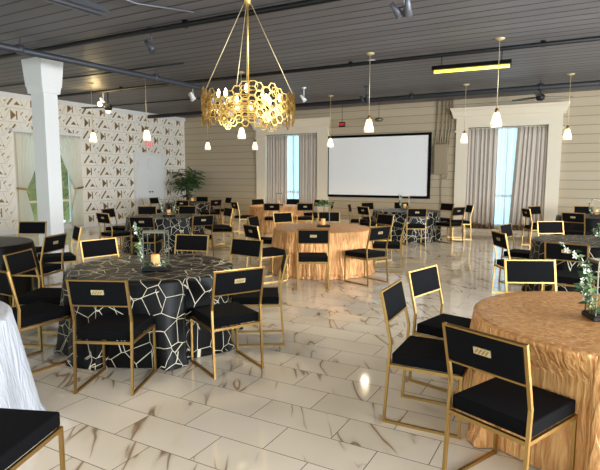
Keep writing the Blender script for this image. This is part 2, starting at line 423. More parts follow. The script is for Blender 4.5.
# back windows with pilaster casing, frieze and flared cornice
def casing(n, Wd, jw, ztop):
    x0, x1, z0, z1 = Wd
    b = MB()
    b.bb((x0 - jw, YB - .09, 0), (x0, YB, z1 - .12)); b.bb((x1, YB - .09, 0), (x1 + jw, YB, z1 - .12))
    b.bb((x0 - jw - .05, YB - .12, 0), (x0 + .02, YB, .22)); b.bb((x1 - .02, YB - .12, 0), (x1 + jw + .05, YB, .22))
    zf = z1 - .12
    b.bb((x0 - jw - .04, YB - .12, zf), (x0 + .0, YB, zf + .05)); b.bb((x1 + .0, YB - .12, zf), (x1 + jw + .04, YB, zf + .05))
    b.bb((x0 - jw, YB - .10, zf + .05), (x0, YB, z1)); b.bb((x1, YB - .10, zf + .05), (x1 + jw, YB, z1))
    b.bb((x0 - jw, YB - .10, z1), (x1 + jw, YB, ztop - .28))
    zb = ztop - .28
    prof = [(0, zb), (.13, zb), (.13, zb + .035), (.15, zb + .05), (.17, zb + .12), (.20, zb + .19), (.25, zb + .24), (.25, ztop), (0, ztop)]
    xa, xb = x0 - jw, x1 + jw
    L = [(xa - p * .62, YB - p, z) for p, z in prof]; Rr = [(xb + p * .62, YB - p, z) for p, z in prof]
    Lv = [b.bm.verts.new(p) for p in L]; Rv = [b.bm.verts.new(p) for p in Rr]
    for i in range(len(prof) - 1): b.bm.faces.new((Lv[i], Lv[i + 1], Rv[i + 1], Rv[i]))
    for side, V in ((xa, Lv), (xb, Rv)):
        wv = [b.bm.verts.new((side, YB, p[1])) for p in prof]
        for i in range(len(prof) - 1): b.bm.faces.new((V[i], V[i + 1], wv[i + 1], wv[i]))
    struct(b.build('trim_%d' % n, 'trim_paint'))
casing(3, W2, .38, 3.40); casing(4, W3, .32, 3.44)
for n, Wd in ((5, W2), (6, W3)):
    b = MB(); b.bb((Wd[0] - .02, YB - .22, 0), (Wd[1] + .02, YB, .08)); struct(b.build('trim_%d' % n, 'trim_paint'))
def back_window(n, Wd):
    x0, x1, z0, z1 = Wd; b = MB()
    b.sweep([(x0 + .03, YB + .12, z0 + .03), (x1 - .03, YB + .12, z0 + .03), (x1 - .03, YB + .12, z1 - .03), (x0 + .03, YB + .12, z1 - .03)], .06, .08, closed=True, up=(0, 1, 0))
    b.bb((x0, YB + .09, .98), (x1, YB + .15, 1.04)); b.bb(((x0 + x1) / 2 - .02, YB + .09, z0), ((x0 + x1) / 2 + .02, YB + .15, z1))
    w = struct(b.build('window_%d' % n, 'trim_paint'))
    b = MB(); b.bb((x0 + .02, YB + .117, z0 + .02), (x1 - .02, YB + .123, z1 - .02)); b.build('pane', 'glass', w)
back_window(2, W2); back_window(3, W3)

def curtain(name, x0, x1, z0, z1, y, folds, amp, m, label, cat, seed, drift=0.0, thick=.006, xb0=None, xb1=None, group=None):
    rg = random.Random(seed); ph = [rg.uniform(0, 6.28) for _ in range(4)]
    xb0 = x0 if xb0 is None else xb0; xb1 = x1 if xb1 is None else xb1
    def fn(u, v):
        a = x0 + (x1 - x0) * u; c = xb0 + (xb1 - xb0) * u; t = 1 - v
        x = a + (c - a) * t
        w = math.sin(2 * PI * folds * u + ph[0] + .8 * math.sin(2 * PI * 2.3 * u + ph[1]))
        yy = y + amp * (.55 + .45 * t) * (w + .35 * math.sin(2 * PI * folds * 2.1 * u + ph[2] + t * 1.5))
        return Vector((x + drift * t * math.sin(ph[3] + 5 * u), yy, z0 + (z1 - z0) * v))
    b = MB(); b.grid(fn, int(folds * 14), 10)
    return tag(b.build(name, m, None, solid=thick), label, cat, group)
for n, (Wd, xs, xs2, nm, lt) in enumerate(((W2, -8.83, -8.37, 'left', .05), (W3, -2.15, -1.66, 'right', .0))):
    x0, x1 = Wd[0] - .02, Wd[1] + .0
    where = 'far window beside the screen' if n == 0 else 'window right of the screen'
    curtain('curtain', x0 + lt, xs, .09, Wd[3] - .045, YB - .02, 7, .028, 'curtain', 'taupe floor length curtain on the left half of the %s' % where, 'curtain', 11 + n)
    curtain('curtain', xs2, x1, .09, Wd[3] - .045, YB - .02, 7, .028, 'curtain', 'taupe floor length curtain on the right half of the %s' % where, 'curtain', 21 + n, xb0=xs2 - .12 * n)
    curtain('sheer_curtain', xs - .08, xs2 + .08, .16, Wd[3] - .02, YB + .055, 6, .014, 'sheer', 'bright white sheer between the taupe curtains of the %s' % where, 'curtain', 31 + n, thick=0.0)
    b = MB(); b.sweep([(x0 - .02, YB - .02, Wd[3]), (x1 + .02, YB - .02, Wd[3])], .03, sides=10)
    for x in (x0 - .02, x1 + .02): b.lathe([(0, -.03), (.025, -.02), (.032, 0), (.025, .02), (0, .03)], (x, YB - .02, Wd[3]), 10)
    for k in range(15):
        a = x0 + (x1 - x0) * (k + .5) / 15; b.bb((a - .006, YB - .026, Wd[3] - .04), (a + .006, YB - .014, Wd[3] - .01))
    tag(b.build('curtain_rod', 'silver'), 'thin metal curtain rod across the top of the %s' % where, 'curtain rod')

# tied-back ivory drapes of the left window
def drape(ya, yb, outer, label):
    def fn(u, v):
        z = .04 + (2.695 - .04) * v
        o = ya if outer < 0 else yb; i = yb if outer < 0 else ya
        full = abs(yb - ya)
        ztie = 1.2
        if z > ztie: t = (z - ztie) / (2.72 - ztie); w = .22 + .78 * (t ** .75)
        else: t = (ztie - z) / ztie; w = .22 + .22 * min(1, t * 1.6)
        y = o + (i - o) * w * u
        x = XL + .09 + .028 * math.sin(2 * PI * 7 * u + 1.3) * (1.0 if z > ztie else .8) + .02 * math.sin(PI * v)
        return Vector((x, y, z))
    b = MB(); b.grid(fn, 90, 26)
    root = empty('drape', (XL + .09, ya if outer < 0 else yb, 0), 0, label, 'curtain')
    c = b.build('cloth', 'drape', root, solid=.004); c.location = -Vector(root.location)
    o = ya if outer < 0 else yb; s = 1 if outer < 0 else -1
    b = MB(); w = .24 * abs(yb - ya)
    b.sweep([(XL + .05, o - s * .02, 1.22), (XL + .15, o - s * .01, 1.21), (XL + .16, o + s * w, 1.18), (XL + .05, o + s * (w + .02), 1.18)], .012, .04)
    c = b.build('tieback', 'gold', root); c.location = -Vector(root.location)
drape(8.50, 9.36, -1, 'ivory tied back drape on the left side of the tall window, left of the column')
drape(9.60, 10.50, 1, 'ivory tied back drape on the right side of the tall window, right of the column')
b = MB(); b.bb((XL + .02, 8.40, 2.70), (XL + .14, 10.56, 2.78)); tag(b.build('drape_pelmet', 'white_paint'), 'narrow white pelmet board above the tied back drapes', 'pelmet')
# greenery outside the left window
b = MB(); rg = random.Random(5)
for k in range(900):
    p = Vector((XL - 2.2 + rg.uniform(-.5, .5), rg.uniform(6.5, 17), rg.uniform(0, 3.6))); s = rg.uniform(.12, .3)
    a = Vector((rg.uniform(-1, 1), rg.uniform(-1, 1), rg.uniform(-1, 1))).normalized(); c = a.orthogonal().normalized(); e = a.cross(c)
    b.poly([p - c * s, p - e * s * .5, p + c * s, p + e * s * .5])
b.bb((XL - 3.4, 6, 0), (XL - 2.6, 17.5, 3.6))
tag(b.build('hedge', 'hedge'), 'sunlit green hedge seen through the tall window behind the column', 'hedge')

# ------------------------------------------------------------------ column
b = MB(); cx0, cx1, cy0, cy1 = -9.23, -8.86, 6.30, 6.59
b.bb((cx0, cy0, 0), (cx1, cy1, ZC - .42))
root = empty('column', ((cx0 + cx1) / 2, (cy0 + cy1) / 2, 0), 0, 'square white painted column with a stepped capital reaching the dark ceiling', 'column')
def rel(o, root): o.location = -Vector(root.location); return o
rel(b.build('shaft', 'white_paint', root), root)
b = MB(); e = .075
def frus(b, z0, e0, z1, e1):
    q = [(cx0 - e0, cy0 - e0, z0), (cx1 + e0, cy0 - e0, z0), (cx1 + e0, cy1 + e0, z0), (cx0 - e0, cy1 + e0, z0)]
    r = [(cx0 - e1, cy0 - e1, z1), (cx1 + e1, cy0 - e1, z1), (cx1 + e1, cy1 + e1, z1), (cx0 - e1, cy1 + e1, z1)]
    A = [b.bm.verts.new(p) for p in q]; B = [b.bm.verts.new(p) for p in r]
    for i in range(4): b.bm.faces.new((A[i], A[(i + 1) % 4], B[(i + 1) % 4], B[i]))
    b.bm.faces.new(A[::-1]); b.bm.faces.new(B)
frus(b, ZC - .62, .035, ZC - .50, .05); frus(b, ZC - .50, .06, ZC - .001, .095)
rel(b.build('capital', 'white_paint', root), root)
b = MB(); frus(b, 0.001, .05, .2, .045); rel(b.build('base', 'white_paint', root), root)

# ------------------------------------------------------------------ screen, electrical box, signs on the back wall
root = empty('projection_screen', (-5.65, YB - .05, .88), 0, 'large white projection screen in a black frame on the back wall', 'screen')
xa, xb, za, zb = -7.33, -3.97, .89, 2.82
b = MB(); b.bb((xa + .05, YB - .05, za + .05), (xb - .05, YB - .035, zb - .05)); rel(b.build('screen_fabric', 'screen', root), root)
b = MB(); b.bb((xa, YB - .07, za), (xb, YB - .002, za + .075)); b.bb((xa, YB - .07, zb - .075), (xb, YB - .002, zb)); b.bb((xa, YB - .07, za + .075), (xa + .075, YB - .002, zb - .075)); b.bb((xb - .075, YB - .07, za + .075), (xb, YB - .002, zb - .075))
rel(b.build('frame', 'screen_edge', root), root)
root = empty('electrical_box', (-3.66, YB - .06, 1.6), 0, 'tan painted electrical box with conduits running up to the ceiling, right of the screen', 'electrical box')
b = MB(); b.rbox((-3.86, YB - .13, 1.60), (-3.47, YB - .002, 2.46), .01, 2); b.bb((-3.83, YB - .137, 1.63), (-3.50, YB - .129, 2.43)); rel(b.build('box', 'beige_paint', root), root)
for k, x in enumerate((-3.84, -3.775, -3.71, -3.64, -3.575, -3.51, -3.45)):
    b = MB(); dx = (.03, -.02, .04, -.03, .02, .05, .06)[k]
    b.sweep([(x, YB - .06, 2.44), (x + dx * .2, YB - .06, 2.66), (x + dx, YB - .05, 2.95), (x + dx, YB - .05, 3.69)], .036, sides=8); rel(b.build('conduit', 'beige_paint', root), root)
b = MB(); b.sweep([(-3.64, YB - .04, .02), (-3.64, YB - .04, 1.5), (-3.64, YB - .05, 1.61)], .03, sides=8); b.sweep([(-3.64, YB - .05, 1.5), (-3.5, YB - .05, 1.5), (-3.48, YB - .05, 1.9)], .022, sides=8); rel(b.build('drop_conduit', 'beige_paint', root), root)

def text_mesh(txt, size, m, parent, loc, rot, name='lettering', ext=.003):
    cu = bpy.data.curves.new(name, 'FONT'); cu.body = txt; cu.size = size; cu.align_x = 'CENTER'; cu.align_y = 'CENTER'; cu.extrude = ext
    t = bpy.data.objects.new(name, cu); COL.objects.link(t)
    bpy.context.view_layer.update()
    me = bpy.data.meshes.new_from_object(t.evaluated_get(bpy.context.evaluated_depsgraph_get()))
    bpy.data.objects.remove(t); me.materials.clear(); me.materials.append(M[m])
    o = bpy.data.objects.new(name, me); COL.objects.link(o); o.parent = parent; o.location = loc; o.rotation_euler = rot; return o
root = empty('exit_sign', (XL + .02, 13.33, 2.62), 0, 'red lettered exit sign above the white door, behind a pendant shade', 'exit sign')
b = MB(); b.rbox((.0, -.19, -.10), (.05, .19, .10), .008, 2); b.build('housing', 'white_paint', root)
text_mesh('EXIT', .19, 'red', root, (.054, 0, 0), (R(90), 0, R(90)))
root = empty('exit_sign', (-6.6, YB - .5, 3.12), 0, 'small red exit sign hanging on a rod above the screen', 'exit sign')
b = MB(); b.rbox((-.10, -.025, -.075), (.10, .025, .075), .008, 2); b.build('housing', 'black_metal', root)
text_mesh('EXIT', .10, 'red', root, (0, -.029, 0), (R(90), 0, 0))
b = MB(); b.sweep([(0, 0, .074), (0, 0, ZC - 3.12)], .014, sides=8); b.build('rod', 'black_metal', root)
root = empty('emergency_light', (-5.42, YB - .5, 3.20), 0, 'pale oval lamp hanging on a thin rod above the screen', 'lamp')
b = MB(); b.lathe([(0, -.06), (.09, -.05), (.14, 0), (.09, .05), (0, .06)], n=20); b.build('head', 'silver', root)
b = MB(); b.sweep([(0, 0, .05), (0, 0, ZC - 3.17)], .012, sides=8); b.build('rod', 'black_metal', root)

# ------------------------------------------------------------------ ceiling pipes
def pipe(name, pts, w, label, m='dark_pipe', clamps=(), cat='pipe'):
    root = empty(name, pts[0], 0, label, cat)
    b = MB(); b.sweep(pts, w, sides=12); rel(b.build('run', m, root), root)
    for p in clamps:
        b = MB(); b.sweep([(p[0], p[1], p[2]), (p[0], p[1], ZC)], .015, sides=6); b.sweep([Vector(p) + Vector(v) for v in ((-.001, -.03, 0), (.001, .03, 0))] if False else [(p[0], p[1], p[2] - .001 - w * .5), (p[0], p[1], p[2] + w * .5 + .02)], w * 1.15, sides=12)
        rel(b.build('hanger', m, root), root)
pipe('sprinkler_pipe', [(-8.5, -2.9, 3.53), (-7.75, 9.0, 3.53), (-7.56, 13.1, 3.53)], .11, 'thick grey pipe running away under the ceiling above the column', clamps=[(-8.12, 3.2, 3.53), (-7.97, 5.3, 3.53), (-7.80, 8.1, 3.53), (-7.66, 10.9, 3.53)])
pipe('sprinkler_pipe', [(XL + .06, 5.72, 3.64), (6.4, 5.86, 3.64)], .075, 'black pipe crossing the ceiling in front of the chandelier rod', 'black_metal', [(-5, 5.79, 3.64), (0, 5.81, 3.64)])
pipe('sprinkler_pipe', [(XL + .06, 9.15, 3.635), (6.4, 9.40, 3.635)], .07, 'black pipe crossing the ceiling over the lit fluorescent fixture', 'black_metal', [(-10, 9.2, 3.635), (-4, 9.28, 3.635), (-.7, 9.32, 3.635)])
pipe('duct', [(XL + .06, 13.35, 3.56), (6.4, 13.1, 3.56)], .12, 'dark duct crossing the ceiling just before the back wall', 'duct_paint', [(-9, 13.29, 3.56), (-4, 13.23, 3.56), (-1, 13.2, 3.56)], 'duct')
pipe('conduit', [(XL + .06, 7.7, 3.675), (-6.8, 7.8, 3.675)], .03, 'thin dark conduit on the ceiling behind the column', 'black_metal', cat='conduit')
pipe('conduit', [(XL + .06, 11.4, 3.675), (-7.0, 11.5, 3.675)], .03, 'thin dark conduit on the ceiling over the patterned wall', 'black_metal', cat='conduit')
pipe('conduit', [(-5.1, 2.2, 3.675), (-5.0, 4.9, 3.675), (-4.6, 5.5, 3.675)], .022, 'thin pale conduit on the ceiling beside the unlit fluorescent fixture', 'grey_metal', cat='conduit')

# fluorescent fixtures
def fixture(loc, rotz, L, lit, label):
    root = empty('fluorescent_fixture', loc, rotz, label, 'ceiling light')
    b = MB(); b.prism([(-L / 2, -.11, -.01), (-L / 2, .11, -.01), (-L / 2, .05, .07), (-L / 2, -.05, .07)], (L, 0, 0)); b.build('housing', 'black_metal' if lit else 'grey_metal', root)
    for y in ((0,) if lit else (-.05, .05)):
        b = MB(); b.sweep([(-L / 2 + .03, y, -.03), (L / 2 - .03, y, -.03)], (.058 if lit else .03), sides=12); b.build('tube', 'tube' if lit else 'grey_metal', root)
    for x in (-L * .38, L * .38):
        b = MB(); b.sweep([(x, 0, .06), (x, 0, ZC - loc[2])], .014, sides=6); b.build('hanger', 'black_metal', root)
fixture((-1.88, 9.72, 3.47), R(3), 1.34, True, 'lit yellow fluorescent fixture hanging under the dark ceiling')
fixture((-5.42, 3.42, 3.54), R(85), 2.5, False, 'unlit grey fluorescent fixture at the top left of the ceiling')

# ceiling fans
def fan(loc, rotz, label, lit=False):
    root = empty('ceiling_fan', loc, rotz, label, 'ceiling fan')
    b = MB(); b.sweep([(0, 0, .05), (0, 0, ZC - loc[2])], .03, sides=8); b.build('rod', 'black_metal', root)
    b = MB(); b.lathe([(0, -.09), (.06, -.085), (.10, -.04), (.10, .03), (.05, .07), (0, .07)], n=20); b.build('motor', 'black_metal', root)
    for k in range(3):
        a = 2 * PI * k / 3; ca, sa = math.cos(a), math.sin(a)
        b = MB(); P = lambda r, w, z: (ca * r - sa * w, sa * r + ca * w, z)
        b.prism([P(.09, -.025, -.0), P(.2, -.07, -.012), P(.74, -.06, -.012), P(.77, 0, -.005), P(.74, .06, .006), P(.2, .06, .006), P(.09, .025, 0)], (0, 0, .008)); b.build('blade', 'black_metal', root)
    if lit:
        b = MB(); b.lathe([(0, -.16), (.05, -.14), (.06, -.09), (0, -.08)], n=14); b.build('lamp', 'shade', root)
fan((-1.02, 13.55, 3.40), R(28.7), 'dark ceiling fan in front of the cornice of the right back window')
fan((-10.7, 9.4, 3.28), R(75), 'dark ceiling fan with a small lamp before the patterned wall', True)

# spot lights and other ceiling fittings
def spot(loc, az, label, lit=False, heads=1, m='white_paint'):
    root = empty('spot_light', loc, az, label, 'spot light')
    b = MB(); b.sweep([(0, 0, .02), (0, 0, ZC - loc[2] - .01)], .02, sides=8); b.lathe([(0, -.02), (.06, -.02), (.06, 0), (0, 0)], (0, 0, ZC - loc[2]), 14); b.build('stem', m, root)
    for k in range(heads):
        dx = (k - (heads - 1) / 2) * .16
        b = MB(); b.lathe([(0, .10), (.028, .095), (.032, .03), (.06, -.09), (.052, -.09), (0, -.06)], n=16)
        bmesh.ops.transform(b.bm, matrix=Matrix.Translation((dx, -.03, -.02)) @ Matrix.Rotation(R(32), 4, 'X') @ Matrix.Rotation(R(22 * (1 if dx > 0 else -1)), 4, 'Y'), verts=b.bm.verts[:]); h = b.build('head', m, root)
        if lit:
            b = MB(); bmesh.ops.create_icosphere(b.bm, subdivisions=2, radius=.06); bmesh.ops.translate(b.bm, verts=b.bm.verts[:], vec=(dx, -.09, -.1)); b.build('bulb', 'spot_bulb', h)
    if heads > 1:
        b = MB(); b.sweep([(-.1, 0, .01), (.1, 0, .01)], .025, sides=8); b.build('bracket', m, root)
spot((-10.82, 9.36, 3.46), R(-60), 'lit spot light throwing a warm patch on the ceiling over the patterned wall', True)
spot((-8.34, 9.88, 3.46), R(-40), 'white twin spot light at the left of the chandelier', heads=2)
spot((-6.14, 11.4, 3.46), R(-30), 'white single spot light right of the chandelier')
spot((-1.92, 5.95, 3.46), R(-20), 'dark twin spot light at the top edge of the picture', heads=2, m='grey_metal')
spot((-5.70, 5.85, 3.46), R(-30), 'small dark spot light hanging under the pipe left of the chandelier rod', heads=1, m='dark_pipe')
spot((-4.75, 11.98, 3.42), R(-20), 'small dark twin spot light behind the tall pendant, near the screen', heads=2, m='dark_pipe')
pl = bpy.data.lights.new('spot_glow', 'POINT'); pl.energy = 9; pl.color = (1, .75, .35); pl.shadow_soft_size = .05
po = bpy.data.objects.new('spot_glow', pl); po.location = (-10.8, 9.05, 3.40); COL.objects.link(po)
root = empty('smoke_detector', (-3.62, 9.38, ZC), 0, 'small white detector on the ceiling beside the tall pendant cord', 'smoke detector')
b = MB(); b.lathe([(0, -.07), (.05, -.068), (.075, -.04), (.08, 0), (0, 0)], n=18); b.build('body', 'white_paint', root)
b = MB(); b.lathe([(0, -.085), (.02, -.085), (.02, -.066), (0, -.066)], n=10); b.build('sensor', 'grey_metal', root)

# pendant lamps
def pendant_proto():
    root = empty('pendant_lamp', (0, 0, ZC), 0, '', 'pendant lamp', 'small glass pendant lamps')
    dz = -1.14
    b = MB(); b.lathe([(0, -.035), (.02, -.034), (.075, -.012), (.08, 0), (0, 0)], n=20); b.build('canopy', 'plate', root)
    b = MB(); b.sweep([(0, 0, -.03), (0, 0, dz + .05)], .012, sides=8); b.build('cord', 'plate', root)
    b = MB(); b.lathe([(0, .07), (.018, .068), (.03, .03), (.036, -.005), (0, -.005)], (0, 0, dz), 16); b.build('socket_cap', 'gold', root)
    b = MB(); b.lathe([(.034, .0), (.05, -.03), (.062, -.08), (.074, -.13), (.086, -.175), (.08, -.175), (.06, -.10), (.03, -.01)], (0, 0, dz), 24); s = b.build('shade', 'shade', root)
    b = MB(); b.lathe([(.089, -.178), (.088, -.225), (.08, -.226), (.081, -.178)], (0, 0, dz), 24); b.build('glass_rim', 'shade_rim', s)
    return root
PP = pendant_proto(); freeze(PP)
PEND = [(-10.23, 8.51, 'glass pendant lamp hanging just right of the column, left of the exit sign'), (-8.61, 8.61, 'glass pendant lamp hanging in front of the red exit sign'),
        (-3.44, 8.84, 'glass pendant lamp hanging before the top edge of the screen, the larger of two there'), (-6.12, 12.88, 'glass pendant lamp hanging at the left top corner of the screen'),
        (-1.29, 8.87, 'largest glass pendant lamp, hanging in front of the right back window'), (-2.57, 12.82, 'small glass pendant lamp before the left jamb of the right back window'),
        (-.38, 12.59, 'glass pendant lamp before the right jamb of the right back window'), (-6.41, 9.13, 'glass pendant lamp hanging just below the chandelier'),
        (-10.02, 12.5, 'small glass pendant lamp at the left end below the chandelier, near the plant'), (-8.75, 13.15, 'small glass pendant lamp before the left jamb of the far window')]
for i, (x, y, lb) in enumerate(PEND):
    o = PP if i == 0 else copy_tree(PP); o.location = (x, y, ZC); o['label'] = lb
    l = bpy.data.lights.new('pendant_downlight', 'SPOT'); l.energy = 36 if y > 12 and x < -6 else 20; l.color = (1, .84, .60); l.spot_size = R(150); l.spot_blend = .6; l.shadow_soft_size = .07
    q = bpy.data.objects.new('pendant_downlight', l); q.location = (x, y, ZC - 1.38); COL.objects.link(q)

# chandelier
def chandelier(cx, cy, r, zm):
    root = empty('chandelier', (cx, cy, zm), 0, 'large drum chandelier of gold honeycomb hexagons with lit bulbs', 'chandelier')
    b = MB(); b.sweep([(0, 0, .02), (0, 0, ZC - zm - .02)], .022, sides=10); b.build('rod', 'gold_bright', root)
    b = MB(); b.lathe([(0, -.05), (.05, -.045), (.075, 0), (0, 0)], (0, 0, ZC - zm), 20); b.build('canopy', 'gold_bright', root)
    hub = 1.02
    b = MB(); b.lathe([(.012, -.05), (.032, -.04), (.036, .06), (.03, .11), (.012, .13)], (0, 0, hub), 16); b.build('hub', 'gold_bright', root)
    def top(th): return .115 + .04 * math.cos(4 * (th + .972 - .21))
    def bot(th): return -.16 + .035 * math.cos(6 * (th + .972))
    for a in (R(28.7 + 8), R(28.7 + 98), R(28.7 + 178), R(28.7 + 262)):
        b = MB(); b.sweep([(.02 * math.cos(a), .02 * math.sin(a), hub), (r * math.cos(a), r * math.sin(a), .11)], .008, sides=6); b.build('cable', 'plate', root)
    for lay, (rr, hr, seed) in enumerate(((r, .047, 1), (r * .90, .052, 2))):
        rg = random.Random(seed)
        if lay == 0: b = MB()
        nth = int(round(2 * PI * rr / (hr * 1.5))); nth += nth % 2; step = 2 * PI / nth; hh = hr * math.sqrt(3)
        for i in range(nth):
            th = i * step + lay * .06
            for j in range(-7, 7):
                z = (j + (.5 if i % 2 else 0)) * hh
                if not (bot(th) - .01 * lay < z < top(th) - .015 * lay): continue
                if lay and rg.random() < .4: continue
                q = hr * rg.uniform(.80, .97); tl = rg.uniform(-.012, .012)
                ring = []
                for k in range(6):
                    an = k * PI / 3; dx = q * math.cos(an); dz = q * math.sin(an); t2 = th + dx / rr
                    ring.append((( rr + tl) * math.cos(t2), (rr + tl) * math.sin(t2), z + dz))
                b.sweep(ring, .0085, .0085, closed=True, up=(0, 0, 1) if False else (math.cos(th), math.sin(th), .01))
                if rg.random() < (.12, .3)[lay]:
                    b.poly([Vector(p) * .995 + (Vector((math.cos(th) * rr, math.sin(th) * rr, z)) - Vector(p)) * .25 for p in ring], 1)
    b.build('honeycomb_drum', ['gold_bright', 'crystal'], root)
    b = MB()
    b.sweep([(r * .55 * math.cos(2 * PI * k / 24), r * .55 * math.sin(2 * PI * k / 24), -.02) for k in range(24)], .014, sides=6, closed=True, up=(0, 0, 1))
    for k in range(4): a = k * PI / 2 + .3; b.sweep([(0, 0, .03), (r * .9 * math.cos(a), r * .9 * math.sin(a), -.02)], .012, sides=6)
    b.build('inner_frame', 'gold_bright', root)
    for k in range(10):
        a = 2 * PI * k / 10 + .2; rr = r * (.72 if k % 2 else .5)
        b = MB(); b.lathe([(0, .085), (.009, .075), (.019, .045), (.018, .02), (.010, 0), (0, 0)], (rr * math.cos(a), rr * math.sin(a), .0 + .05 * (k % 3)), 12); b.build('bulb', 'bulb', root)
    l = bpy.data.lights.new('chandelier_glow', 'POINT'); l.energy = .5; l.color = (1, .82, .55); l.shadow_soft_size = .2
    o = bpy.data.objects.new('chandelier_glow', l); o.parent = root; o.location = (0, 0, .02); COL.objects.link(o)
    l = bpy.data.lights.new('chandelier_downlight', 'SPOT'); l.energy = 32; l.color = (1, .84, .60); l.spot_size = R(155); l.spot_blend = .5; l.shadow_soft_size = .25
    o = bpy.data.objects.new('chandelier_downlight', l); o.parent = root; o.location = (0, 0, -.22); COL.objects.link(o)
chandelier(-3.01, 4.41, .455, 2.25)

